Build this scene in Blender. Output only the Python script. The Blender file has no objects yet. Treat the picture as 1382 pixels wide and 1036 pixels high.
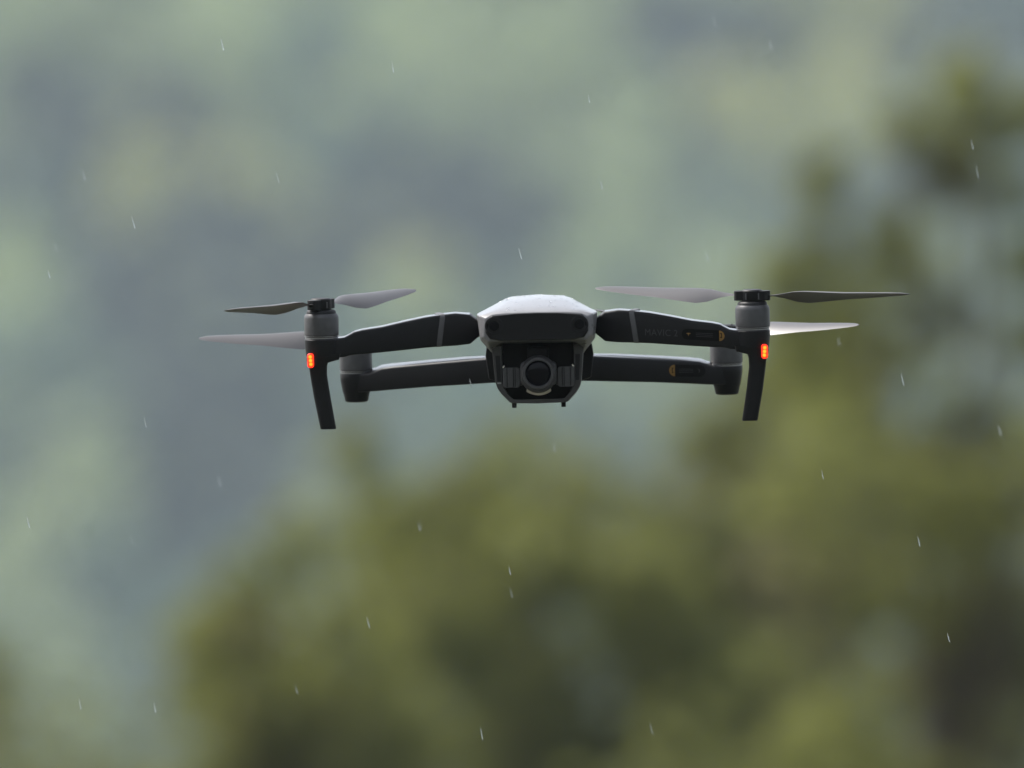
import bpy, bmesh, math, random
import numpy as np
from mathutils import Vector, Matrix, noise as mnoise

R = math.radians
scene = bpy.context.scene
COL = scene.collection
random.seed(7)
rng = np.random.default_rng(11)

# ------------------------------------------------------------------ camera
U = 0.00053                # metres per photo pixel at the drone
D = 12.0                   # distance to the drone
CAM_Z = 1.6
TILT = R(4.0)              # the camera looks a little upward
W, H = 1382.0, 1036.0
cam_d = bpy.data.cameras.new("camera")
cam = bpy.data.objects.new("camera", cam_d)
COL.objects.link(cam)
cam.location = (0, 0, CAM_Z)
cam.rotation_euler = (R(90) + TILT, 0, 0)
cam_d.sensor_width = 36.0
cam_d.lens = 36.0 * D / (W * U)
cam_d.clip_start = 0.1
cam_d.clip_end = 20000
cam_d.dof.use_dof = True
cam_d.dof.focus_distance = D - 0.075
cam_d.dof.aperture_fstop = (cam_d.lens / 1000.0) / (118 * U)   # lens opening of about 6 cm
scene.camera = cam
CR = cam.rotation_euler.to_matrix()


def at(px, py, dist):
    """point in the world that the photo shows at (px, py), at this depth"""
    k = U * dist / D
    v = Vector(((px - W / 2) * k, (H / 2 - py) * k, -dist))
    return CR @ v + Vector(cam.location)


# ------------------------------------------------------------------ world, sun, exposure
SUN_EL, SUN_AZ = R(54), R(-66)
world = bpy.data.worlds.new("World")
scene.world = world
world.use_nodes = True
nt = world.node_tree
bg = nt.nodes["Background"]
sky = nt.nodes.new("ShaderNodeTexSky")
sky.sky_type = 'NISHITA'
sky.sun_disc = False
sky.sun_elevation = SUN_EL
sky.sun_rotation = SUN_AZ
sky.air_density = 1.0
sky.dust_density = 4.0
hs = nt.nodes.new("ShaderNodeHueSaturation")
hs.inputs['Saturation'].default_value = 0.42
nt.links.new(sky.outputs[0], hs.inputs['Color'])
nt.links.new(hs.outputs[0], bg.inputs['Color'])
bg.inputs['Strength'].default_value = 0.072

sun_d = bpy.data.lights.new("sun", 'SUN')
sun_d.energy = 1.5
sun_d.angle = R(20)
sun_d.color = (1.0, 0.96, 0.90)
sun = bpy.data.objects.new("sun", sun_d)
COL.objects.link(sun)
sdir = Vector((math.sin(SUN_AZ) * math.cos(SUN_EL), math.cos(SUN_AZ) * math.cos(SUN_EL), math.sin(SUN_EL)))
sun.rotation_euler = sdir.to_track_quat('Z', 'Y').to_euler()

scene.view_settings.view_transform = 'Standard'
scene.view_settings.look = 'None'
scene.view_settings.gamma = 1.0
scene.view_settings.exposure = 1.85
scene.render.engine = 'CYCLES'
scene.cycles.use_denoising = True
scene.cycles.max_bounces = 10
scene.cycles.diffuse_bounces = 8
scene.cycles.volume_bounces = 1


# ------------------------------------------------------------------ helpers
def tag(o, label=None, cat=None, group=None, kind=None):
    if label: o['label'] = label
    if cat: o['category'] = cat
    if group: o['group'] = group
    if kind: o['kind'] = kind
    return o


def link(name, me, parent=None, mats=(), sharp=35, bevel=0, seg=2):
    if sharp is not None:
        for p in me.polygons: p.use_smooth = True
        me.set_sharp_from_angle(angle=R(sharp))
    for m in mats if isinstance(mats, (list, tuple)) else (mats,):
        me.materials.append(m)
    o = bpy.data.objects.new(name, me)
    COL.objects.link(o)
    if parent is not None: o.parent = parent
    if bevel:
        b = o.modifiers.new("bevel", 'BEVEL')
        b.width = bevel; b.segments = seg; b.limit_method = 'ANGLE'; b.angle_limit = R(28)
        b.harden_normals = True
    return o


def mesh_of(verts, faces, name="m", mi=None):
    me = bpy.data.meshes.new(name)
    me.from_pydata([tuple(v) for v in verts], [], faces)
    if mi is not None:
        me.polygons.foreach_set("material_index", mi)
    bm = bmesh.new(); bm.from_mesh(me)
    bmesh.ops.recalc_face_normals(bm, faces=bm.faces)
    bm.to_mesh(me); bm.free()
    me.update()
    return me


class MB:
    """collects closed pieces of one part"""
    def __init__(self): self.v = []; self.f = []; self.m = []
    def add(self, verts, faces, mi=0):
        k = len(self.v)
        self.v += [tuple(v) for v in verts]
        self.f += [tuple(i + k for i in f) for f in faces]
        self.m += [mi] * len(faces)
        return self
    def loft(self, secs, mi=0, caps=True):
        n = len(secs[0]); v = [p for s in secs for p in s]; f = []
        for a in range(len(secs) - 1):
            for i in range(n):
                j = (i + 1) % n
                f.append((a * n + i, a * n + j, (a + 1) * n + j, (a + 1) * n + i))
        if caps:
            f.append(tuple(range(n - 1, -1, -1)))
            f.append(tuple((len(secs) - 1) * n + i for i in range(n)))
        return self.add(v, f, mi)
    def box(self, x0, x1, y0, y1, z0, z1, mi=0):
        v = [(x, y, z) for x in (x0, x1) for y in (y0, y1) for z in (z0, z1)]
        f = [(0, 1, 3, 2), (4, 6, 7, 5), (0, 4, 5, 1), (2, 3, 7, 6), (0, 2, 6, 4), (1, 5, 7, 3)]
        return self.add(v, f, mi)
    def rings(self, c, axis, prof, n=40, mi=0):
        """turned solid about an axis ('y' or 'z'): prof = [(offset, radius), ...]"""
        secs = []
        for h, r in prof:
            s = []
            for i in range(n):
                a = 2 * math.pi * i / n
                if axis == 'z': s.append((c[0] + r * math.cos(a), c[1] + r * math.sin(a), c[2] + h))
                else: s.append((c[0] + r * math.cos(a), c[1] + h, c[2] + r * math.sin(a)))
            secs.append(s)
        return self.loft(secs, mi)
    def prism(self, poly, y0, y1, mi=0):
        """closed outline in x, z pushed along y"""
        return self.loft([[(x, y0, z) for x, z in poly], [(x, y1, z) for x, z in poly]], mi)
    def mesh(self, scale=U):
        return mesh_of([Vector(p) * scale for p in self.v], self.f, "m", self.m)


def rrect(cx, cz, w, h, r, n=5):
    """rounded rectangle in two coordinates"""
    r = min(r, w / 2 - 1e-4, h / 2 - 1e-4); out = []
    for (sx, sz, a0) in ((1, 1, 0), (-1, 1, 90), (-1, -1, 180), (1, -1, 270)):
        for i in range(n + 1):
            a = R(a0 + 90 * i / n)
            out.append((cx + sx * (w / 2 - r) + r * math.cos(a), cz + sz * (h / 2 - r) + r * math.sin(a)))
    return out


# ------------------------------------------------------------------ materials
def mat(name, col, rough=0.5, metal=0.0, spec=0.5, var=0.0, vscale=300.0, bump=0.0, bscale=2000.0, coat=0.0, wet=0.0):
    m = bpy.data.materials.new(name); m.use_nodes = True
    t = m.node_tree; b = t.nodes["Principled BSDF"]
    b.inputs['Base Color'].default_value = (*col, 1)
    b.inputs['Roughness'].default_value = rough
    b.inputs['Metallic'].default_value = metal
    b.inputs['Specular IOR Level'].default_value = spec
    b.inputs['Coat Weight'].default_value = coat
    b.inputs['Coat Roughness'].default_value = 0.15
    tc = t.nodes.new("ShaderNodeTexCoord")
    if var:
        nz = t.nodes.new("ShaderNodeTexNoise"); nz.inputs['Scale'].default_value = vscale
        nz.inputs['Detail'].default_value = 4
        t.links.new(tc.outputs['Object'], nz.inputs['Vector'])
        mr = t.nodes.new("ShaderNodeMapRange")
        mr.inputs['From Min'].default_value = 0.3; mr.inputs['From Max'].default_value = 0.7
        mr.inputs['To Min'].default_value = 1 - var; mr.inputs['To Max'].default_value = 1 + var
        t.links.new(nz.outputs['Fac'], mr.inputs['Value'])
        mx = t.nodes.new("ShaderNodeMix"); mx.data_type = 'RGBA'; mx.blend_type = 'MULTIPLY'
        mx.inputs['Factor'].default_value = 1.0
        mx.inputs['A'].default_value = (*col, 1)
        t.links.new(mr.outputs[0], mx.inputs['B'])
        t.links.new(mx.outputs['Result'], b.inputs['Base Color'])
        mr2 = t.nodes.new("ShaderNodeMapRange")
        mr2.inputs['To Min'].default_value = max(0.02, rough - 0.08); mr2.inputs['To Max'].default_value = min(1, rough + 0.08)
        t.links.new(nz.outputs['Fac'], mr2.inputs['Value'])
        t.links.new(mr2.outputs[0], b.inputs['Roughness'])
    if wet:                                    # rain water lying on the faces that look up
        ge = t.nodes.new("ShaderNodeNewGeometry"); sx = t.nodes.new("ShaderNodeSeparateXYZ")
        t.links.new(ge.outputs['Normal'], sx.inputs[0])
        mw = t.nodes.new("ShaderNodeMapRange")
        mw.inputs['From Min'].default_value = 0.75; mw.inputs['From Max'].default_value = 0.96
        mw.inputs['To Max'].default_value = wet
        t.links.new(sx.outputs['Z'], mw.inputs['Value']); t.links.new(mw.outputs[0], b.inputs['Coat Weight'])
    if bump:
        n2 = t.nodes.new("ShaderNodeTexNoise"); n2.inputs['Scale'].default_value = bscale
        n2.inputs['Detail'].default_value = 3
        t.links.new(tc.outputs['Object'], n2.inputs['Vector'])
        bp = t.nodes.new("ShaderNodeBump"); bp.inputs['Strength'].default_value = bump
        bp.inputs['Distance'].default_value = 0.0004
        t.links.new(n2.outputs['Fac'], bp.inputs['Height'])
        t.links.new(bp.outputs[0], b.inputs['Normal'])
    return m


def emat(name, col, strength):
    m = bpy.data.materials.new(name); m.use_nodes = True
    b = m.node_tree.nodes["Principled BSDF"]
    b.inputs['Base Color'].default_value = (*[c * 0.3 for c in col], 1)
    b.inputs['Emission Color'].default_value = (*col, 1)
    b.inputs['Emission Strength'].default_value = strength
    return m


M_SHELL = mat("grey_shell_plastic", (0.18, 0.178, 0.184), 0.30, var=0.10, vscale=120, bump=0.10, bscale=1800, coat=0.35, wet=1.0)
M_PANEL = mat("dark_face_panel", (0.007, 0.007, 0.0075), 0.5, spec=0.25, var=0.2, vscale=200)
M_ARM = mat("dark_arm_plastic", (0.006, 0.006, 0.0075), 0.42, spec=0.28, wet=1.0, var=0.25, vscale=160, bump=0.12, bscale=2500)
M_BAND = mat("grey_band_plastic", (0.07, 0.07, 0.074), 0.4, var=0.1)
M_CAN = mat("grey_motor_metal", (0.065, 0.065, 0.068), 0.42, metal=0.3, var=0.12, vscale=250)
M_RING = mat("bright_motor_ring", (0.32, 0.32, 0.33), 0.35, metal=0.8, var=0.1)
M_BLACK = mat("black_plastic", (0.005, 0.005, 0.006), 0.5, spec=0.3, var=0.2)
M_BLADE = mat("black_blade_plastic", (0.068, 0.066, 0.069), 0.40, spec=0.6, var=0.10, vscale=9)
M_GLASS = mat("lens_glass", (0.0025, 0.0025, 0.0045), 0.12, spec=0.18, var=0.1)
M_GIMB = mat("gimbal_grey_metal", (0.062, 0.062, 0.064), 0.45, metal=0.2, spec=0.4, var=0.12, vscale=300)
M_FRAME = mat("cowl_grey_plastic", (0.045, 0.044, 0.044), 0.45, spec=0.4, var=0.12, vscale=200)
M_PALE = mat("pale_underside_sheen", (0.40, 0.36, 0.28), 0.45, var=0.08)
M_SILVER = mat("silver_glint", (0.75, 0.75, 0.77), 0.25, metal=1.0, var=0.05)
M_TEXT = mat("grey_lettering_paint", (0.042, 0.042, 0.045), 0.5, spec=0.3, var=0.05)
M_YEL = mat("yellow_label_print", (0.20, 0.105, 0.014), 0.5, var=0.1)
M_LABEL = mat("black_label_film", (0.002, 0.002, 0.0025), 0.4, spec=0.15, var=0.1)
M_RED = emat("red_light_lens", (1.0, 0.02, 0.006), 0.75)
M_LED = emat("orange_light_emitter", (1.0, 0.19, 0.010), 0.9)

M_AMBER = emat("amber_halo_glow", (1.0, 0.045, 0.006), 0.85)  # glow round each emitter, painted as a wider amber disc

# ------------------------------------------------------------------ setting: ground, hillside
def leaf_mat(name, col, var=0.35, vscale=3.0, trans=0.35):
    m = bpy.data.materials.new(name); m.use_nodes = True
    t = m.node_tree
    for n in list(t.nodes): t.nodes.remove(n)
    out = t.nodes.new("ShaderNodeOutputMaterial")
    tc = t.nodes.new("ShaderNodeTexCoord")
    nz = t.nodes.new("ShaderNodeTexNoise"); nz.inputs['Scale'].default_value = vscale; nz.inputs['Detail'].default_value = 3
    t.links.new(tc.outputs['Object'], nz.inputs['Vector'])
    cr = t.nodes.new("ShaderNodeValToRGB")
    cr.color_ramp.elements[0].position = 0.3; cr.color_ramp.elements[1].position = 0.7
    cr.color_ramp.elements[0].color = (*[c * (1 - var) for c in col], 1)
    cr.color_ramp.elements[1].color = (*[c * (1 + var) for c in col], 1)
    t.links.new(nz.outputs['Fac'], cr.inputs['Fac'])
    d = t.nodes.new("ShaderNodeBsdfPrincipled"); d.inputs['Roughness'].default_value = 0.55
    d.inputs['Specular IOR Level'].default_value = 0.12
    tr = t.nodes.new("ShaderNodeBsdfTranslucent")
    t.links.new(cr.outputs[0], d.inputs['Base Color'])
    t.links.new(cr.outputs[0], tr.inputs['Color'])
    mx = t.nodes.new("ShaderNodeMixShader"); mx.inputs[0].default_value = trans
    t.links.new(d.outputs[0], mx.inputs[1]); t.links.new(tr.outputs[0], mx.inputs[2])
    t.links.new(mx.outputs[0], out.inputs['Surface'])
    return m


def ground_mat(name, c1, c2, scale):
    m = bpy.data.materials.new(name); m.use_nodes = True
    t = m.node_tree; b = t.nodes["Principled BSDF"]; b.inputs['Roughness'].default_value = 0.9
    tc = t.nodes.new("ShaderNodeTexCoord")
    nz = t.nodes.new("ShaderNodeTexNoise"); nz.inputs['Scale'].default_value = scale; nz.inputs['Detail'].default_value = 8
    t.links.new(tc.outputs['Object'], nz.inputs['Vector'])
    cr = t.nodes.new("ShaderNodeValToRGB")
    cr.color_ramp.elements[0].position = 0.35; cr.color_ramp.elements[1].position = 0.68
    cr.color_ramp.elements[0].color = (*c1, 1); cr.color_ramp.elements[1].color = (*c2, 1)
    t.links.new(nz.outputs['Fac'], cr.inputs['Fac']); t.links.new(cr.outputs[0], b.inputs['Base Color'])
    return m


M_GRASS = ground_mat("meadow_grass", (0.022, 0.025, 0.014), (0.045, 0.048, 0.025), 0.4)
M_HILL = ground_mat("hillside_scrub", (0.03, 0.045, 0.02), (0.08, 0.10, 0.04), 0.08)
M_BARK = mat("tree_bark", (0.09, 0.07, 0.05), 0.9, var=0.35, vscale=9)

g = mesh_of([(-6000, -6000, 0), (6000, -6000, 0), (6000, 6000, 0), (-6000, 6000, 0)], [(0, 1, 2, 3)])
tag(link("ground", g, None, M_GRASS, None), "green meadow ground below the flying drone", "ground", kind='structure')

HILL_Y = 480.0


def hill_z(x, y):
    d = y - HILL_Y
    base = 0.36 * max(0, d) - 0.00012 * max(0, d) ** 2 if d > 0 else -2.0
    e = min(1, max(0, d / 60))
    return base + e * 2.2 * (mnoise.noise(Vector((x * 0.022, y * 0.022, 3.1)))) + (-1.5 if d <= 0 else 0)


xs = np.linspace(-420, 420, 106); ys = np.linspace(HILL_Y - 8, HILL_Y + 420, 72)
hv = [(x, y, hill_z(x, y)) for y in ys for x in xs]
nx = len(xs)
hf = [(j * nx + i, j * nx + i + 1, (j + 1) * nx + i + 1, (j + 1) * nx + i) for j in range(len(ys) - 1) for i in range(nx - 1)]
tag(link("hillside", mesh_of(hv, hf), None, M_HILL, 180), "hazy green hillside rising behind the trees", "hillside", kind='structure')


def leaves(centres, radii, counts, size, mats_idx, squash=1.0, flat=0.0):
    """many small leaf faces spread through a set of clumps -> verts, faces, material index"""
    V, F, MI = [], [], []
    k = 0
    for c, r, n, mi in zip(centres, radii, counts, mats_idx):
        d = rng.normal(size=(n, 3)); d /= np.linalg.norm(d, axis=1)[:, None]
        rad = r * rng.uniform(0.25, 1.0, n) ** 0.45 * (1 + 0.22 * rng.normal(size=n))
        p = np.array(c) + d * rad[:, None] * np.array([1, 1, squash])
        a = rng.normal(size=(n, 3)); a[:, 2] *= 0.7; a /= np.linalg.norm(a, axis=1)[:, None]
        b = np.cross(a, d + 0.5 * rng.normal(size=(n, 3))); b /= np.linalg.norm(b, axis=1)[:, None] + 1e-9
        s = size * rng.uniform(0.6, 1.35, n)[:, None]
        q = np.stack([p - a * s, p + b * s * 0.45 - a * s * 0.1, p + a * s, p - b * s * 0.45 - a * s * 0.1], 1)
        V.append(q.reshape(-1, 3))
        idx = (k + np.arange(n * 4)).reshape(-1, 4); F.append(idx); k += n * 4
        MI.append(np.where(rng.random(n) < PURE, mi, rng.integers(0, max(1, LEAFN), n)))
    return np.concatenate(V), np.concatenate(F), np.concatenate(MI)


def leaf_object(name, V, F, MI, mats, parent=None):
    me = bpy.data.meshes.new(name)
    me.vertices.add(len(V)); me.vertices.foreach_set("co", V.astype(np.float32).ravel())
    me.loops.add(F.size); me.loops.foreach_set("vertex_index", F.astype(np.int32).ravel())
    me.polygons.add(len(F)); me.polygons.foreach_set("loop_start", (np.arange(len(F)) * 4).astype(np.int32))
    me.polygons.foreach_set("material_index", MI.astype(np.int32))
    me.update(calc_edges=True)
    for m in mats: me.materials.append(m)
    o = bpy.data.objects.new(name, me); COL.objects.link(o)
    if parent is not None: o.parent = parent
    return o


# ---- far woods on the hillside: lit and shaded patches put into the leaf colours
HM = [leaf_mat("shaded_wood_foliage", (0.014, 0.024, 0.022), 0.3, 0.25, 0.1),
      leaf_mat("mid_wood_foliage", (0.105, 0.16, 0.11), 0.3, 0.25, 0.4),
      leaf_mat("lit_wood_foliage", (0.30, 0.36, 0.175), 0.25, 0.25, 0.45),
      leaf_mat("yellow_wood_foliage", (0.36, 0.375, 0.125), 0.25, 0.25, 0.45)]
LEAFN = len(HM); PURE = 0.94
# where shaded and lit patches of the wood are painted as leaf colour (photo px, radius px, kind)
LIT_SHADED_PATCHES = [(905, 95, 85, 0), (610, 235, 95, 0), (670, 265, 60, 0), (545, 165, 60, 0), (230, 140, 50, 0), (310, 160, 42, 0), (410, 35, 50, 0), (30, 220, 90, 0),
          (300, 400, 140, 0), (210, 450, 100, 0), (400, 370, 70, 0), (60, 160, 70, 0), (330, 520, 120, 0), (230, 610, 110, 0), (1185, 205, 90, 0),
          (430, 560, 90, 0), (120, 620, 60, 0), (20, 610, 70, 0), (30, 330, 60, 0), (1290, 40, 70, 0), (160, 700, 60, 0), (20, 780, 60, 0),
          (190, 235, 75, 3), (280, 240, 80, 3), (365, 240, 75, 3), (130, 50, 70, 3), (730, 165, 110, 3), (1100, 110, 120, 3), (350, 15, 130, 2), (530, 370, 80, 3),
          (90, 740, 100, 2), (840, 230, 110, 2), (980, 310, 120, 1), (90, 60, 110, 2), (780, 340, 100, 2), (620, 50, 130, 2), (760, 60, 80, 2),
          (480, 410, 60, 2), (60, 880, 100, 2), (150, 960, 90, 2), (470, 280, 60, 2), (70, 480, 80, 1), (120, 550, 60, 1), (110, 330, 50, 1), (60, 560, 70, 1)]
cs, rs, ns, ms = [], [], [], []
for j in range(46):
    for i in range(27):
        x = (i - 13) * 5.6 + (j % 2) * 2.8 + random.uniform(-1.6, 1.6)
        y = HILL_Y + 34 + j * 4.6 + random.uniform(-1.5, 1.5)
        z0 = hill_z(x, y)
        r = random.uniform(2.3, 3.4)
        hgt = random.uniform(5, 7.5)
        q = CR.transposed() @ (Vector((x, y, z0 + hgt * 0.75)) - Vector(cam.location))
        px = W / 2 + q.x / -q.z * D / U; py = H / 2 - q.y / -q.z * D / U
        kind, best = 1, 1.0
        for sx, sy, sr, kd in LIT_SHADED_PATCHES:
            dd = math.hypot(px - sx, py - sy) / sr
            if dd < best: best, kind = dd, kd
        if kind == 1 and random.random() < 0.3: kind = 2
        inview = -250 < px < W + 250 and -250 < py < H + 300
        n = 260 if inview else 90
        for b in range(3):                                    # each crown is three clumps
            cs.append((x + random.uniform(-1, 1) * r * 0.45, y + random.uniform(-1, 1) * r * 0.45, z0 + hgt * (0.45 + 0.22 * b)))
            rs.append(r * (0.85 - 0.17 * b)); ns.append(n // 3); ms.append(kind)
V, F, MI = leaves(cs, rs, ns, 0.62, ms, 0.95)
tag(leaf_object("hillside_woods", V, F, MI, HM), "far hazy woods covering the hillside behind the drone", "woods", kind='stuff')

# ------------------------------------------------------------------ near trees
LM = [leaf_mat("olive_leaf", (0.185, 0.20, 0.057), 0.25, 5.0, 0.5),
      leaf_mat("dark_olive_leaf", (0.155, 0.168, 0.055), 0.25, 5.0, 0.5),
      leaf_mat("yellow_green_leaf", (0.22, 0.235, 0.064), 0.25, 5.0, 0.5),
      leaf_mat("brown_green_leaf", (0.16, 0.152, 0.066), 0.25, 5.0, 0.5)]


def limb(mb, p0, p1, r0, r1, n=8, bend=0.06):
    p0, p1 = Vector(p0), Vector(p1); ax = (p1 - p0)
    q = ax.to_track_quat('Z', 'Y'); secs = []
    off = Vector((random.uniform(-1, 1), random.uniform(-1, 1), 0)) * bend * ax.length
    for k in range(6):
        t = k / 5; c = p0.lerp(p1, t) + off * math.sin(math.pi * t); r = r0 + (r1 - r0) * t
        secs.append([c + q @ Vector((r * math.cos(2 * math.pi * i / n), r * math.sin(2 * math.pi * i / n), 0)) for i in range(n)])
    mb.loft(secs)


def tree(name, label, dist, base_px, lobes, low_r, leaf, dens=1.0, group="trees behind the drone"):
    """lobes: (photo px x, y, radius px, leaf kind, depth offset m); below them the crown goes on down to a trunk"""
    global LEAFN, PURE
    LEAFN = len(LM); PURE = 0.75
    k = U * dist / D
    b = at(base_px, H / 2, dist); b.z = 0
    root = bpy.data.objects.new(name, None); COL.objects.link(root); root.location = b
    tag(root, label, "tree", group)
    cs, rs, ns, ms = [], [], [], []
    for (px, py, r, kind, dy) in lobes:
        p = at(px, py, dist + dy) - b
        cs.append(tuple(p)); rs.append(r * k); ns.append(int(max(60, 600 * dens * (r * k / 0.3) ** 2))); ms.append(kind)
    zlow = min(c[2] for c in cs)
    for i in range(18):                                       # the lower crown, below the picture
        a = random.uniform(0, 2 * math.pi); t = random.random()
        rr = low_r * math.sqrt(random.random()) * (0.5 + 0.5 * t)
        cs.append((rr * math.cos(a), rr * math.sin(a), 1.5 + t * (zlow - 1.6)))
        rs.append(random.uniform(0.3, 0.5)); ns.append(700); ms.append(random.choice([0, 0, 1, 1, 3]))
    tb = MB()
    top = max(c[2] for c in cs) - 0.2
    limb(tb, (0, 0, -0.1), (0, 0, top * 0.6), 0.11, 0.06, 10, 0.02)
    tip = Vector([c for c in cs if c[2] > top - 0.01][0]); tip.z = top
    limb(tb, (0, 0, top * 0.6 - 0.03), tip, 0.06, 0.005, 8, 0.03)
    link("trunk", tb.mesh(1.0), root, M_BARK, 50)
    for c in sorted(cs, key=lambda c: -c[2])[::3]:
        mb = MB(); h = min(max(0.6, c[2] * 0.7), top * 0.9)
        f = max(0.0, (h - top * 0.6) / (top * 0.4))
        limb(mb, (tip.x * f, tip.y * f, h), c, 0.018, 0.005)
        link("limb", mb.mesh(1.0), root, M_BARK, 50)
    V, F, MI = leaves(cs, rs, ns, leaf, ms, 0.9)
    leaf_object("crown", V, F, MI, LM, root)
    return root


def fill(x0, x1, ytop, ybot, n, rmin, rmax, kinds, dep=0.6):
    """clumps that fill the crown under its upper outline; ytop is a list of (px, py)"""
    out = []
    while len(out) < n:
        x = random.uniform(x0, x1)
        yt = np.interp(x, [p[0] for p in ytop], [p[1] for p in ytop])
        r = random.uniform(rmin, rmax)
        if yt + r > ybot + 60: continue
        y = random.uniform(yt + r * 0.7, ybot + 60)
        out.append((x, y, r, random.choice(kinds), random.uniform(-dep, dep)))
    return out


TR = 45.0
tree("bushy_tree", "broad olive green bushy tree with a rounded top under the drone body", TR, 700,
     [(690, 620, 70, 2, 0), (610, 680, 70, 0, 0.1), (780, 650, 75, 0, -0.1), (540, 720, 60, 2, 0.2), (860, 700, 70, 0, 0),
      (720, 740, 80, 2, -0.4), (480, 600, 35, 0, 0.3), (500, 660, 45, 0, 0.3), (800, 870, 80, 0, -0.5), (870, 800, 80, 2, -0.4), (640, 830, 80, 0, -0.5), (690, 960, 80, 0, -0.6)]
     + fill(440, 950, [(440, 760), (540, 660), (690, 575), (800, 590), (950, 700)], 1036, 60, 45, 85, [0, 0, 1, 2, 2, 0]), 0.9, 0.038, 0.7)
tree("bushy_tree", "low olive bushy tree with the lowest crown, at the left end of the row", TR - 2, 400,
     [(380, 760, 55, 0, 0), (320, 800, 50, 2, 0), (265, 840, 42, 0, 0), (420, 720, 50, 0, 0.1), (300, 900, 60, 1, 0), (400, 850, 65, 0, -0.3), (430, 930, 70, 0, -0.3), (340, 980, 70, 3, -0.3), (450, 1020, 70, 0, -0.3)]
     + fill(255, 560, [(240, 860), (330, 770), (420, 720), (560, 740)], 1036, 32, 40, 75, [0, 0, 2, 2, 3, 1]), 0.7, 0.038, 0.6)
tree("tall_tree", "tall olive green tree with a ragged top at the right edge behind the propellers", TR - 4, 1290,
     [(1305, 115, 44, 2, 0), (1285, 185, 50, 2, 0.1), (1350, 170, 40, 2, 0), (1395, 150, 45, 0, 0), (1225, 175, 34, 2, 0), (1300, 235, 36, 0, 0.1), (1110, 225, 30, 0, 0), (1110, 270, 36, 0, 0.2),
      (1265, 250, 30, 3, 0), (1375, 260, 40, 0, 0), (1200, 310, 40, 0, 0), (1225, 365, 50, 0, 0.2), (1385, 350, 45, 2, 0), (1045, 365, 34, 2, 0), (1095, 345, 40, 0, 0.2), (1150, 400, 60, 0, 0),
      (1060, 430, 50, 2, 0), (1270, 425, 45, 1, 0.2), (1090, 510, 70, 2, 0), (1200, 480, 70, 1, 0.2), (1390, 460, 50, 0, 0), (1300, 560, 70, 0, 0), (1180, 600, 80, 0, 0), (1380, 600, 70, 0, 0), (1270, 690, 75, 2, -0.3)]
     + fill(1060, 1480, [(1060, 520), (1250, 560), (1480, 520)], 1036, 52, 50, 95, [0, 1, 1, 3, 0, 3, 2], 0.8), 1.0, 0.038, 0.5)
tree("bushy_tree", "darker bushy tree between the tall ragged tree and the broad rounded tree", TR + 3, 1010,
     [(1000, 560, 60, 0, 0), (940, 600, 55, 2, 0), (1060, 520, 55, 1, 0)]
     + fill(880, 1150, [(880, 640), (1000, 540), (1080, 440), (1150, 380)], 1036, 48, 50, 85, [1, 3, 0, 1, 3, 2]), 0.8, 0.038, 0.9)
tree("bushy_tree", "yellow green bush top showing alone in the lower left corner", TR + 6, -30,
     [(-10, 905, 36, 2, 0), (-50, 880, 45, 2, 0), (-25, 960, 40, 2, 0), (-70, 960, 60, 0, 0)], 0.5, 0.038, 0.5)

# ------------------------------------------------------------------ the drone
PITCH = R(4.0)             # nose down against the line of sight
SP, CP = math.sin(PITCH), math.cos(PITCH)
drone = bpy.data.objects.new("drone", None)
COL.objects.link(drone)
drone.location = at(727.5, 470, D)
drone.rotation_euler = (TILT + PITCH, R(-1.1), R(-0.9))
tag(drone, "grey and black four rotor camera drone hovering with two red lights on", "drone")
Y = lambda mm: mm * 0.001 / U      # millimetres along the drone -> its pixel units


def P(x, z, y):
    """photo offsets (x right, z up) at depth y -> drone coordinates, all in pixel units"""
    f = 1 + y * U / D
    return (x * f, y, (z * f - y * SP) / CP)


def hull(half, y, bump=0):
    """half outline [(x, z), ...] from the top centre to the bottom centre -> closed ring"""
    pts = [(x, z) for x, z in half] + [(-x, z) for x, z in reversed(half) if x > 1e-6]
    return [P(x, z, y) for x, z in pts]


# ---- body shell
b = MB()
S = [(-103, [(0, 48), (40, 47.6), (60, 46), (69, 41), (72, 17), (66, 10.5), (48, 10), (0, 10)]),
     (-99, [(0, 51.5), (40, 51), (60, 49.5), (77, 45), (75.5, 15), (67, 7), (49, 9.5), (0, 9.5)]),
     (-88, [(0, 57), (40, 56.5), (58, 52.5), (81, 47.5), (77, 13.5), (65, -1), (49, 8.5), (0, 9)]),
     (-70, [(0, 65.5), (39, 63.5), (50, 60), (81.5, 48), (77.5, 12.5), (62, -5), (49, 8), (0, 8.5)]),
     (-45, [(0, 71.0), (36, 68.8), (46, 66), (80, 48.5), (77, 12), (61, -6), (49, 7), (0, 7)]),
     (-15, [(0, 73.0), (35, 70.8), (45, 67.5), (76, 50), (73, 12), (60, -8), (48, -8), (0, -8)]),
     (30, [(0, 72.5), (34, 71), (44, 67.5), (70, 50), (69, 10), (58, -10), (48, -10), (0, -10)]),
     (75, [(0, 70), (32, 69), (42, 66), (66, 50), (66, 10), (56, -10), (46, -10), (0, -10)]),
     (105, [(0, 66), (28, 65), (38, 62), (58, 48), (58, 12), (50, -6), (40, -8), (0, -8)])]
b.loft([hull(h, Y(y)) for y, h in S])
shell = link("body_shell", b.mesh(), drone, M_SHELL, 24, bevel=0.0011, seg=3)
# top deck seams and power button
t = MB()
t.rings(P(0, 70.6, Y(50)), 'z', [(-1.5, 12), (0.8, 12), (1.2, 10.5)], 32)
link("power_button", t.mesh(), shell, M_BAND)

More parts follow.
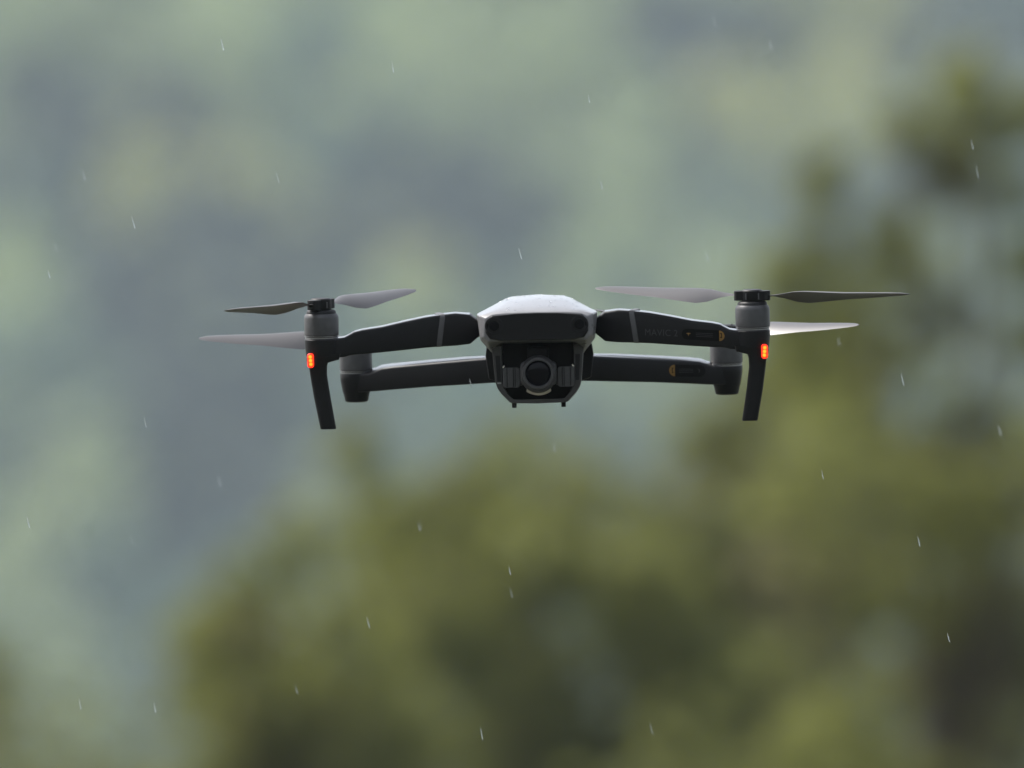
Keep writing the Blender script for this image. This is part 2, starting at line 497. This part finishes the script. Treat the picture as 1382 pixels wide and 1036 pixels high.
# ---- rain beads lying on the top of the shell
from mathutils.bvhtree import BVHTree
bvh = BVHTree.FromPolygons([v.co for v in shell.data.vertices], [tuple(p.vertices) for p in shell.data.polygons])
bd = MB()
for i in range(70):
    x = random.uniform(-60, 60); yb_ = random.uniform(Y(-98), Y(20)); r0 = random.choice([0.5, 0.6, 0.7, 0.9, 1.2])
    hit = bvh.ray_cast(Vector((x, yb_, 200)) * U, Vector((0, 0, -1)))
    if hit[0] is None or hit[1].z < 0.6: continue
    nrm = hit[1]; c = hit[0] / U; q = nrm.to_track_quat('Z', 'Y')
    bd.loft([[c + q @ Vector((r0 * k * math.cos(2 * math.pi * j / 12), r0 * k * 1.25 * math.sin(2 * math.pi * j / 12), h * r0)) for j in range(12)]
             for h, k in ((-0.3, 0.9), (0.15, 1.0), (0.45, 0.75), (0.6, 0.35), (0.63, 0.05))])
M_BEAD = mat("water_bead", (0.9, 0.92, 0.95), 0.05)
M_BEAD.node_tree.nodes["Principled BSDF"].inputs['Transmission Weight'].default_value = 0.9
M_BEAD.node_tree.nodes["Principled BSDF"].inputs['IOR'].default_value = 1.33
tag(link("water_beads", bd.mesh(), shell, M_BEAD, 180), kind='stuff')

# ---- dark face panel with a soft brow
b = MB()
face = [(-69, 37), (-62, 45), (-30, 47.6), (0, 48.2), (30, 47.6), (62, 45), (69, 37), (69.5, 22), (64, 13.5), (50, 10.5), (-50, 10.5), (-64, 13.5), (-69.5, 22)]
sh = lambda k, dz=0: [(x * k, (z - 29) * k + 29 + dz) for x, z in face]
b.loft([[P(x, z, Y(-101)) for x, z in sh(1.0)], [P(x, z, Y(-104.2)) for x, z in sh(0.995)], [P(x, z, Y(-105.6)) for x, z in sh(0.955)]])
panel = link("face_panel", b.mesh(), drone, M_PANEL, 30, bevel=0.0005)
for sx in (-1, 1):
    c = P(sx * 57.5, 31.2, Y(-105.4)); s = MB()
    s.rings(c, 'y', [(0.5, 12.4), (-0.5, 12.2), (-0.9, 11.6), (-0.9, 10.2), (0.2, 9.4)], 36)
    e = link("vision_sensor", s.mesh(), drone, M_BLACK)
    l = MB(); l.rings(c, 'y', [(0.4, 9.6), (-0.15, 9.3), (-0.45, 6.0), (-0.6, 2.6), (-0.65, 0.2)], 30)
    link("lens", l.mesh(), e, M_GLASS, 60)

# ---- lower hull with the open cowl round the gimbal
outer = [(62, 6), (60.5, -8), (58, -40), (56, -52), (50, -61), (42, -69.5), (36, -74)]
outer = outer + [(-x, z) for x, z in reversed(outer)]
inner = [(48.5, 6), (48.5, -44), (45.5, -54), (42, -60), (36, -68.5)]
inner = inner + [(-x, z) for x, z in reversed(inner)]
b = MB()


def strip(A, B, y0, y1, mb):
    """open band between two outlines, closed into a solid"""
    n = len(A)
    ring = lambda i: [P(*A[i], y0), P(*A[i], y1), P(*B[i], y1), P(*B[i], y0)]
    mb.loft([ring(i) for i in range(n)])


def dense(pts, n=60):
    p = np.array(pts, float); d = np.r_[0, np.cumsum(np.hypot(*np.diff(p, axis=0).T))]
    q = np.linspace(0, d[-1], n)
    return list(zip(np.interp(q, d, p[:, 0]), np.interp(q, d, p[:, 1])))


b2 = MB()
strip(dense([(48.5, 4), (48.5, -44), (46, -53), (42, -60), (35, -68.5), (0, -69.5), (-35, -68.5), (-42, -60), (-46, -53), (-48.5, -44), (-48.5, 4)]),
      dense([(62, 4), (58.2, -42), (56, -52), (50, -61), (38, -73.5), (0, -74.5), (-38, -73.5), (-50, -61), (-56, -52), (-58.2, -42), (-62, 4)]), Y(-84), Y(-50), b2)
cowl = link("lower_cowl", b2.mesh(), drone, M_FRAME, 40, bevel=0.0005)
for sx in (-1, 1):                                  # long side slots in the cowl, their shade put in as black strips
    s = MB()
    q = [(50.8, -9), (57.2, -9), (55.2, -44), (50.4, -44)]
    s.loft([[P(sx * x, z, Y(-84.6)) for x, z in q], [P(sx * x, z, Y(-80)) for x, z in q]])
    link("side_slot_shade", s.mesh(), cowl, M_BLACK, 30)
    s = MB()
    q = [(50.0, -45.2), (55.4, -45.2), (55.2, -47.2), (50.0, -47.2)]
    s.loft([[P(sx * x, z, Y(-85.2)) for x, z in q], [P(sx * x, z, Y(-83)) for x, z in q]])
    if sx < 0: link("cowl_clip", s.mesh(), cowl, M_RING, 30)
b = MB()
low = [(0, -6), (58, -6), (55, -40), (52, -52), (40, -66), (34, -69), (0, -69)]
b.loft([hull(low, Y(-49.5)), hull(low, Y(40)), hull([(0, -6), (54, -6), (52, -34), (48, -44), (38, -54), (32, -57), (0, -57)], Y(104))])
link("lower_hull", b.mesh(), drone, M_ARM, 30, bevel=0.0008)
b = MB(); b.loft([hull([(0, 9.5), (47.5, 9), (47.8, -10), (46, -30), (0, -30)], Y(-52)), hull([(0, 8), (47, 7), (47, -10), (45, -30), (0, -30)], Y(-49.4))])
link("recess_wall", b.mesh(), drone, M_BLACK, 30)
for sx in (-1, 1):                                  # short front feet under the cowl
    s = MB(); c = P(sx * 33.3, -73.6, Y(-72))
    s.rings(c, 'z', [(-6.2, 2.6), (-5.6, 3.1), (0.5, 3.3)], 20)
    link("foot", s.mesh(), drone, M_BLACK, 50)
# shoulders of the rear hull that show beside the nose
for sx in (-1, 1):
    s = MB(); q = [(56, 10), (69, 10), (71.5, 3), (73, -9), (69, -40), (56, -44)]
    s.loft([[P(sx * x, z, Y(18)) for x, z in q], [P(sx * (x - 1), z, Y(62)) for x, z in q], [P(sx * (x - 6), z, Y(84)) for x, z in q]])
    link("hip_joint", s.mesh(), drone, M_ARM, 30, bevel=0.001)

# ---- gimbal camera
gc = MB()
yb = Y(-74)
mid = rrect(0.6, -34, 49, 33, 7, 4)
gc.loft([[P(x, z, Y(-60)) for x, z in mid], [P(x, z, Y(-92)) for x, z in mid], [P(0.6 + (x - 0.6) * 0.93, -34 + (z + 34) * 0.93, Y(-94)) for x, z in mid]])
gc.rings(P(0.6, -34, Y(-80)), 'y', [(0, 24.5), (Y(-13.5), 24.5), (Y(-15.5), 22.5)], 48)
gim = link("gimbal_camera", gc.mesh(), drone, M_GIMB, 35, bevel=0.0004)
s = MB(); s.rings(P(0.6, -33.2, Y(-94)), 'y', [(0, 21.5), (Y(-7), 21.2), (Y(-8), 20.4), (Y(-8), 17.8), (Y(-5.5), 17.0)], 56)
link("lens_barrel", s.mesh(), gim, M_GIMB, 35)
s = MB(); s.rings(P(0.6, -33.2, Y(-94)), 'y', [(Y(-5.2), 17.2), (Y(-5.8), 16.6), (Y(-6.6), 12.6), (Y(-7.1), 6), (Y(-7.2), 0.3)], 48)
link("lens", s.mesh(), gim, M_GLASS, 70)
s = MB()                                             # reflection on the camera underside, painted as a pale crescent
A = [(0.6 + 29.0 * math.sin(R(a)), -33.2 - 30.6 * math.cos(R(a))) for a in np.linspace(-35, 35, 24)]
B = [(0.6 + 23.6 * math.sin(R(a)), -33.2 - 23.6 * math.cos(R(a))) for a in np.linspace(-40, 40, 24)]
strip(A, B, Y(-93), Y(-78), s)
link("underside_sheen", s.mesh(), gim, M_PALE, 50, bevel=0.0005)
for sx in (-1, 1):
    s = MB()
    q = rrect(0.8 + sx * 37.0, -39.0, 22.5, 27, 3.5, 4)
    s.loft([[P(x, z, Y(-64)) for x, z in q], [P(x, z, Y(-88)) for x, z in q]])
    s.loft([[P(0.8 + sx * a, z, Y(c)) for a, z, c in ((26, -28, -64), (26, -50, -64), (26, -50, -85), (26, -28, -85))],
            [P(0.8 + sx * a, z, Y(c)) for a, z, c in ((23, -28, -64), (23, -50, -64), (23, -50, -85), (23, -28, -85))]])
    for gx in (31.5, 34.0, 42.5):                   # turned grooves
        s.loft([[P(0.8 + sx * a, z, Y(c)) for a, z, c in ((gx, -26.2, -64), (gx, -51.8, -64), (gx, -51.8, -88.6), (gx, -26.2, -88.6))],
                [P(0.8 + sx * a, z, Y(c)) for a, z, c in ((gx + 0.9, -26.2, -64), (gx + 0.9, -51.8, -64), (gx + 0.9, -51.8, -88.6), (gx + 0.9, -26.2, -88.6))]], 1)
    m_ = link("gimbal_motor", s.mesh(), gim, [M_GIMB, M_BLACK], 35, bevel=0.0003)
for sx in (-1, 1):  # bright highlights beside the gimbal, put in as small silver pieces
    s = MB(); c = P(sx * 46.8 + 0.5, -24.2, Y(-88)); q = rrect(0, 0, 4.2, 1.9, 0.9, 3); a = R(48 * -sx)
    s.loft([[(c[0] + x * math.cos(a) - z * math.sin(a), c[1] + dy, c[2] + x * math.sin(a) + z * math.cos(a)) for x, z in q] for dy in (0, 6)])
    link("gimbal_glint", s.mesh(), gim, M_SILVER, 40)
s = MB(); s.box(-14, 14, Y(-72), Y(-56), -22, 10); link("gimbal_yoke", s.mesh(), gim, M_BLACK, 30, bevel=0.001)

# ---- arms
FY0, FY1 = Y(-52), Y(-84)       # front arm: root and motor positions along the body
RY0, RY1 = Y(50), Y(98)


def arm_section(x, y, zt, zb, hd, r=3.5, lean=0.09):
    """rounded section standing across the arm at x"""
    out = []
    for (yy, zz) in rrect(0, 0, 2 * hd, zt - zb, min(r, (zt - zb) * 0.3), 4):
        f = 1 + y * U / D
        c = P(x, (zt + zb) / 2, y)
        if zz > 0: zz += yy * lean            # the top leans toward the front
        out.append((c[0], y + yy, c[2] + zz))
    return out


def interp(tab, x, col):
    return float(np.interp(x, [t[0] for t in tab], [t[col] for t in tab]))


FT = [(75, 35, 22), (78, 38, 19.5), (91, 48.6, 9.0), (110, 50.6, 7), (131, 48.8, 6.3), (152, 46.0, 5.0), (180, 40.5, 2.5), (209, 34.2, 0.0),
      (236, 30.5, -2.2), (247, 28.0, -2.8), (253, 24.5, -3.4), (260, 21.0, -5.4), (270, 19.6, -6.3), (292, 19.2, -7.4)]
RT = [(52, -8, -44), (58, -9.3, -44), (72, -9.6, -44.4), (100, -10.8, -45.4), (150, -14.0, -47.4), (200, -17.6, -50.2), (214, -19.2, -51.2), (222, -22.0, -51.8), (232, -25.6, -52.2), (250, -26.5, -53)]


def arm(front, sx):
    tab = FT if front else RT
    x0, x1 = tab[0][0], tab[-1][0]
    y0, y1 = (FY0, FY1) if front else (RY0, RY1)
    yy = lambda x: y0 + (y1 - y0) * (x - x0) / (x1 - x0)
    m = MB(); secs = []
    for x, zt, zb in tab:
        hd = 21 if front else 19
        if x < 85: hd *= 0.8
        if front: hd = hd - 3.5 * max(0, (x - 180) / 110)
        secs.append(arm_section(sx * x, yy(x), zt, zb, hd, 3.2, 0.0 if front else 0.08))
    m.loft(secs)
    mx = 291 if front else 250
    c = P(sx * mx, 6.5 if front else -40, y1)
    if front:       # rounded end under the motor
        m.rings(c, 'z', [(-11.6, 20.5), (-10.5, 21.5), (4, 23), (11.0, 23), (12.6, 22)], 40)
    else:
        m.rings(c, 'z', [(-26.8, 13.5), (-25.6, 15.6), (-16, 17.6), (-13.5, 18.6), (-9, 19.4), (3, 21.5), (11.2, 22), (12.6, 21.5)], 40)
    a = link("front_arm" if front else "rear_arm", m.mesh(), drone, M_ARM, 25)
    # grey band round the front arm
    if front:
        s = MB(); secs = []
        for k in range(2):
            sec = []
            for (dy, dz) in rrect(0, 0, 2 * 21.5, 1, 0.01, 4): pass
        n = 4
        def bsec(x_top, x_bot):
            out = []
            ztm = interp(tab, x_top, 1); zbm = interp(tab, x_bot, 2)
            for (dy, dz) in rrect(0, 0, 2 * 21.7, ztm - zbm + 1.4, 5.4, 4):
                t = (dz + (ztm - zbm) / 2) / (ztm - zbm)
                x = x_bot + (x_top - x_bot) * t
                if dy > 15: x += 0
                p = P(sx * x, (ztm + zbm) / 2, yy(x))
                out.append((p[0] + (sx * 9 if dz > (ztm - zbm) * 0.47 else 0) * (0.5 + dy / 43), yy(x) + dy, p[2] + dz))
            return out
        s.loft([bsec(123.5, 129.5), bsec(130.5, 136.5)])
        link("arm_band", s.mesh(), a, M_BAND, 40, bevel=0.0003)
    # motor
    mt = MB()
    zc = 19.5 if front else -27.5
    c = P(sx * mx, zc, y1)
    rad = 23.2 if front else 22.3
    mt.rings(c, 'z', [(4.2, rad - 0.6), (4.6, rad), (27, rad), (30.5, rad - 0.8), (33, rad - 2.8), (33.6, rad - 5)], 56)
    mo = link("motor", mt.mesh(), drone, M_CAN, 30)
    s = MB()
    s.rings(c, 'z', [(0.0, rad - 1.2), (1.6, rad - 1.2)], 56); s.rings(c, 'z', [(2.6, rad - 0.4), (3.5, rad - 0.4)], 56)
    link("motor_ring", s.mesh(), mo, M_RING, 30)
    s = MB(); s.rings(c, 'z', [(-1.2, rad - 2.4), (4.4, rad - 2.4)], 40); s.rings(c, 'z', [(33.2, rad - 3.2), (36.0, rad - 3.6), (37.6, rad - 5.2), (38.2, rad - 8)], 48)
    link("motor_cap", s.mesh(), mo, M_BLACK, 40)
    if front:       # landing leg with the status light
        lg = MB()
        secs = []
        for (xa, xb, z, hd) in ((266, 311, -1, 19), (268, 312, -9, 19), (283, 311, -13, 18), (284.5, 309.0, -18, 17), (285.0, 307.5, -30, 15), (281.0, 303.2, -60, 14), (276.0, 297.6, -90, 13), (274.0, 295.4, -101.5, 12.5), (274.5, 294.8, -103, 12)):
            xm, hw = (xa + xb) / 2, (xb - xa) / 2
            sec = []
            for (dx, dy) in rrect(0, 0, 2 * hw, 2 * hd, 6, 4):
                p = P(sx * (xm + dx), z, y1 + dy * 1.0)
                sec.append((p[0], p[1], P(0, z, y1)[2]))
            secs.append(sec)
        lg.loft(secs)
        leg = link("landing_leg", lg.mesh(), drone, M_ARM, 40)
        s = MB()
        q = rrect(306.3, -10.6, 8.8, 19.6, 4.0, 5)
        s.loft([[P(sx * x, z, y1 - 15) for x, z in q], [P(sx * (x + 0.2), z, y1 - 21.0) for x, z in q], [P(sx * (306.3 + (x - 306.3) * 0.8), -10.6 + (z + 10.6) * 0.9, y1 - 22.2) for x, z in q]])
        li = link("status_light", s.mesh(), leg, M_RED, 40)
        for dz in (5.0, 0, -5.0):
            s.v, s.f, s.m = [], [], []
            s.rings(P(sx * (306.5 + dz * 0.09), -10.6 + dz, y1 - 22.0), 'y', [(0, 3.0), (-0.5, 2.8)], 18, 2)
            s.rings(P(sx * (306.5 + dz * 0.09), -10.6 + dz, y1 - 22.5), 'y', [(0, 2.2), (-0.4, 2.1), (-0.7, 1.6)], 16, 1)
            d = s.mesh()
            # the lamp's three bright points belong to the lamp's own mesh
            bm = bmesh.new(); bm.from_mesh(li.data); bm.from_mesh(d)
            bm.to_mesh(li.data); bm.free()
        li.data.materials.append(M_LED); li.data.materials.append(M_AMBER)
        for p_ in li.data.polygons: p_.use_smooth = False
    return a, yy


arms = {}
for fr in (True, False):
    for sx in (-1, 1):
        arms[(fr, sx)] = arm(fr, sx)

# ---- lettering and printed labels on the arms seen at the right
def text_mesh(body, size):
    cu = bpy.data.curves.new("lettering", 'FONT'); cu.body = body; cu.size = size
    cu.extrude = 0.15; cu.align_x = 'LEFT'; cu.space_character = 1.08; cu.resolution_u = 4
    o = bpy.data.objects.new("lettering", cu); COL.objects.link(o)
    dg = bpy.context.evaluated_depsgraph_get()
    me = bpy.data.meshes.new_from_object(o.evaluated_get(dg))
    bpy.data.objects.remove(o); bpy.data.curves.remove(cu)
    return me


def on_face(a_yy, hd, x, z, off=0.3):
    a, yy = a_yy
    return P(x, z, yy(x) - hd - off)


aF, yyF = arms[(True, 1)]
me = text_mesh("MAVIC 2", 12.0)
wx = max(v.co.x for v in me.vertices) - min(v.co.x for v in me.vertices)
fx = 44.0 / wx
slope = math.tan(R(-3.2))
hdF = lambda x: 21 - 3.5 * max(0, (x - 180) / 110)
for v in me.vertices:
    x = 144.5 + v.co.x * fx; z = 14.6 + v.co.y * 1.05 + (x - 144.5) * slope
    p = P(x, z, yyF(x) - hdF(x) - 0.25 - v.co.z)
    v.co = Vector(p) * U
link("lettering", me, aF, M_TEXT, None)


def label(front, sx_x0, sx_x1, zc, h, disc_right, slope):
    a, yy = arms[(front, 1)]
    hd = hdF if front else (lambda x: 19)
    s = MB()
    xm = (sx_x0 + sx_x1) / 2
    def put(poly, off, mi):
        k = [P(x, z + (x - xm) * slope, yy(x) - hd(x) - off) for x, z in poly]
        k2 = [P(x, z + (x - xm) * slope, yy(x) - hd(x) + 0.6) for x, z in poly]
        s.loft([k2, k], mi)
    put(rrect(xm, zc, sx_x1 - sx_x0, h, h / 2 - 0.1, 8), 0.25, 0)
    r = h / 2 * 0.98
    if disc_right:
        c = sx_x1 - r * 0.9; arc = [(c + r * math.cos(R(t)), zc + r * math.sin(R(t))) for t in range(-90, 91, 12)]
    else:
        c = sx_x0 + r * 0.9; arc = [(c - r * math.cos(R(t)), zc + r * math.sin(R(t))) for t in range(-90, 91, 12)]
    put(arc, 0.6, 1)
    d = 1 if disc_right else -1
    # dark marks on the yellow half disc
    put(rrect(c + d * r * 0.45, zc + 0.3, 1.1, r * 0.95, 0.3, 2), 0.9, 0)
    put(rrect(c + d * r * 0.25, zc + r * 0.40, 2.0, 0.9, 0.3, 2), 0.9, 0)
    put(rrect(c + d * r * 0.25, zc - r * 0.32, 2.0, 0.9, 0.3, 2), 0.9, 0)
    # small print lines in the middle and a mark at the other end
    for k, dz in enumerate((2.2, 0, -2.2)):
        put(rrect(xm + d * 2, zc + dz, (sx_x1 - sx_x0) * 0.40, 0.5, 0.2, 2), 0.5, 2)
    e = (sx_x0 + h * 0.62) if disc_right else (sx_x1 - h * 0.62)
    if disc_right:
        put([(e - 3.2, zc + 1.2), (e, zc + 2.0), (e + 3.4, zc + 1.2), (e + 0.8, zc + 0.2), (e, zc - 2.4), (e - 0.8, zc + 0.2)], 0.6, 1)
    else:
        put([(e - 1, zc + 3.4), (e + 2.2, zc + 1.8), (e + 2.6, zc - 1.0), (e + 0.6, zc - 3.0), (e + 1.4, zc - 0.6), (e + 1.0, zc + 1.2)], 0.6, 2)
    link("printed_label", s.mesh(), a, [M_LABEL, M_YEL, M_TEXT], None)


label(True, 195, 252, 13.3, 14.5, True, math.tan(R(-4.0)))
label(False, 174, 222, -33.8, 16.0, False, math.tan(R(-2.0)))


# ---- propellers
def blade_mesh(az, spin, rad, cone, twist):
    """one blade pointing along azimuth az (degrees from +x toward +y); spin +1 = counter-clockwise from above"""
    # r fraction, chord, pitch, sweep of the mid line toward the leading edge
    tab = [(0.09, 9, 6, 0), (0.14, 10, 14, 0), (0.20, 17, 24, -0.5), (0.27, 33, 27, -3), (0.34, 42, 25, -5), (0.45, 41, 21, -4.5), (0.6, 35, 17, -3.5),
           (0.75, 30, 16, -2.5), (0.88, 24, 14, -2), (0.95, 18, 13, -2.5), (0.99, 9, 12, -4), (1.0, 2.5, 9, -5)]
    secs = []
    for rf, ch, pit, sw in tab:
        pit *= twist
        r = rf * rad; sec = []
        th = max(0.9, ch * 0.075)
        n = 8
        prof = []
        for i in range(n + 1):
            u = i / n; prof.append((u - 0.5, th * 2.2 * math.sqrt(max(0, u)) * (1 - u) + 0.05 * ch * 4 * u * (1 - u)))
        for i in range(n - 1, 0, -1):
            u = i / n; prof.append((u - 0.5, -th * 0.5 * math.sqrt(u) * (1 - u) * 1.5 + 0.05 * ch * 4 * u * (1 - u)))
        for u, t in prof:
            c = -u * ch + sw                    # u = -0.5 is the leading edge, on the + side
            cc = c * math.cos(R(pit)) - t * math.sin(R(pit)); tt = c * math.sin(R(pit)) + t * math.cos(R(pit))
            sec.append((r, spin * cc, tt + cone * r * rf))
        secs.append(sec)
    m = MB(); m.loft(secs)
    ca, sa = math.cos(R(az)), math.sin(R(az))
    m.v = [(x * ca - y * sa, x * sa + y * ca, z) for x, y, z in m.v]
    return m


def propeller(sx, front, spin, az, rad=213, bend=0.0, cone=0.03, twist=1.0):
    mx = 291 if front else 250
    y1 = FY1 if front else RY1
    zc = (19.5 if front else -27.5)
    c = P(sx * mx, zc, y1)
    top = c[2] + (45.5 if front else (54 if sx > 0 else 50))
    s = MB()
    a = R(az)
    def turned(poly, z0, z1):
        f = lambda x, y, z: (c[0] + x * math.cos(a) - y * math.sin(a), c[1] + x * math.sin(a) + y * math.cos(a), z)
        s.loft([[f(x, y, z0) for x, y in poly], [f(x, y, z1) for x, y in poly]])
    turned(rrect(0, 0, 49, 17, 7, 4), top - 6.5, top + (6.5 if front else 0.5))
    s.rings((c[0], c[1], top), 'z', [(-9, 13), (-6, 14), (6.4, 14), (8.2, 12)] if front else [(-9, 13), (-6, 14), (0.8, 14), (1.4, 12)], 28)
    s.rings((c[0], c[1], top), 'z', [(-10 if front else -19, 16), (-7.5, 16)], 28)
    hub = link("propeller", s.mesh(), drone, M_BLACK, 35, bevel=0.0004)
    for k in (0, 1):
        pn = MB(); f = (c[0] + (k * 2 - 1) * 8.5, c[1] - 14.5, top)
        pn.box(f[0] - 0.9, f[0] + 0.9, f[1] - 0.4, f[1] + 1.5, top - 4.6, top + 3.5)
        pn.box(f[0] - 2.2, f[0] + 2.2, f[1] - 0.4, f[1] + 1.5, top - 9.8, top - 8.4)
        link("hub_pin", pn.mesh(), hub, M_BAND, None)
    for k in (0, 180):
        m = blade_mesh(az + k, spin, rad, cone, twist)
        m.v = [(x + c[0], y + c[1], z + top + bend * x) for x, y, z in m.v]
        link("blade", m.mesh(), hub, M_BLADE, 50)
    return hub


propeller(1, True, -1, 169, bend=-0.028)
propeller(-1, True, 1, 56)
propeller(-1, False, -1, 184, bend=0.03, twist=1.3, cone=0.045)
propeller(1, False, 1, -31, bend=-0.035, twist=0.95, cone=0.055)

# ------------------------------------------------------------------ rain: falling drops round the drone
M_RAIN = bpy.data.materials.new("rain_water"); M_RAIN.use_nodes = True
pb = M_RAIN.node_tree.nodes["Principled BSDF"]
pb.inputs['Base Color'].default_value = (0.95, 0.97, 1, 1); pb.inputs['Roughness'].default_value = 0.12
pb.inputs['IOR'].default_value = 1.33; pb.inputs['Transmission Weight'].default_value = 0.93
DROPS = [(964, 29), (178, 729), (75, 333), (66, 369), (113, 235), (180, 300), (375, 240), (296, 650), (38, 704), (748, 604), (795, 133), (702, 342),
         (1132, 460), (1218, 512), (1312, 195), (1319, 232), (879, 983), (688, 770), (497, 840), (954, 345), (1349, 580), (635, 517), (196, 570),
         (108, 950), (209, 955), (400, 930), (650, 990), (1110, 640), (1240, 730), (566, 710), (530, 90), (812, 250), (1040, 60), (300, 60), (1280, 860), (690, 800)]
r_ = MB()
for (px, py) in DROPS:
    dd = D + random.uniform(-0.5, 0.6)
    p = at(px, py, dd); L = random.uniform(0.003, 0.0046); rr = random.uniform(0.00019, 0.00031)
    tl = 0.22 + random.uniform(-0.06, 0.06)
    secs = []
    for t in (-1, -0.93, -0.75, -0.4, 0, 0.4, 0.75, 0.93, 1):
        q = rr * max(0.06, math.sqrt(1 - t * t)) * (1 - 0.2 * t)
        secs.append([(p.x - tl * t * L + q * math.cos(2 * math.pi * i / 10), p.y + q * math.sin(2 * math.pi * i / 10), p.z + t * L) for i in range(10)])
    r_.loft(secs)
tag(link("rain", r_.mesh(1.0), None, M_RAIN, 180), "thin falling raindrops scattered in the air round the drone", "rain", kind='stuff')

# ------------------------------------------------------------------ haze: the air between here and the hillside
M_HAZE = bpy.data.materials.new("haze_air"); M_HAZE.use_nodes = True
t = M_HAZE.node_tree
for n in list(t.nodes): t.nodes.remove(n)
out = t.nodes.new("ShaderNodeOutputMaterial"); pv = t.nodes.new("ShaderNodeVolumePrincipled")
pv.inputs['Color'].default_value = (0.74, 0.89, 1.0, 1)
pv.inputs['Density'].default_value = 0.00032
pv.inputs['Anisotropy'].default_value = 0.2
t.links.new(pv.outputs[0], out.inputs['Volume'])
hb = MB(); hb.box(-460, 460, -60, 930, -8, 175)
tag(link("haze", hb.mesh(1.0), None, M_HAZE, None), "pale blue rainy haze between the drone and the hillside", "haze", kind='stuff')
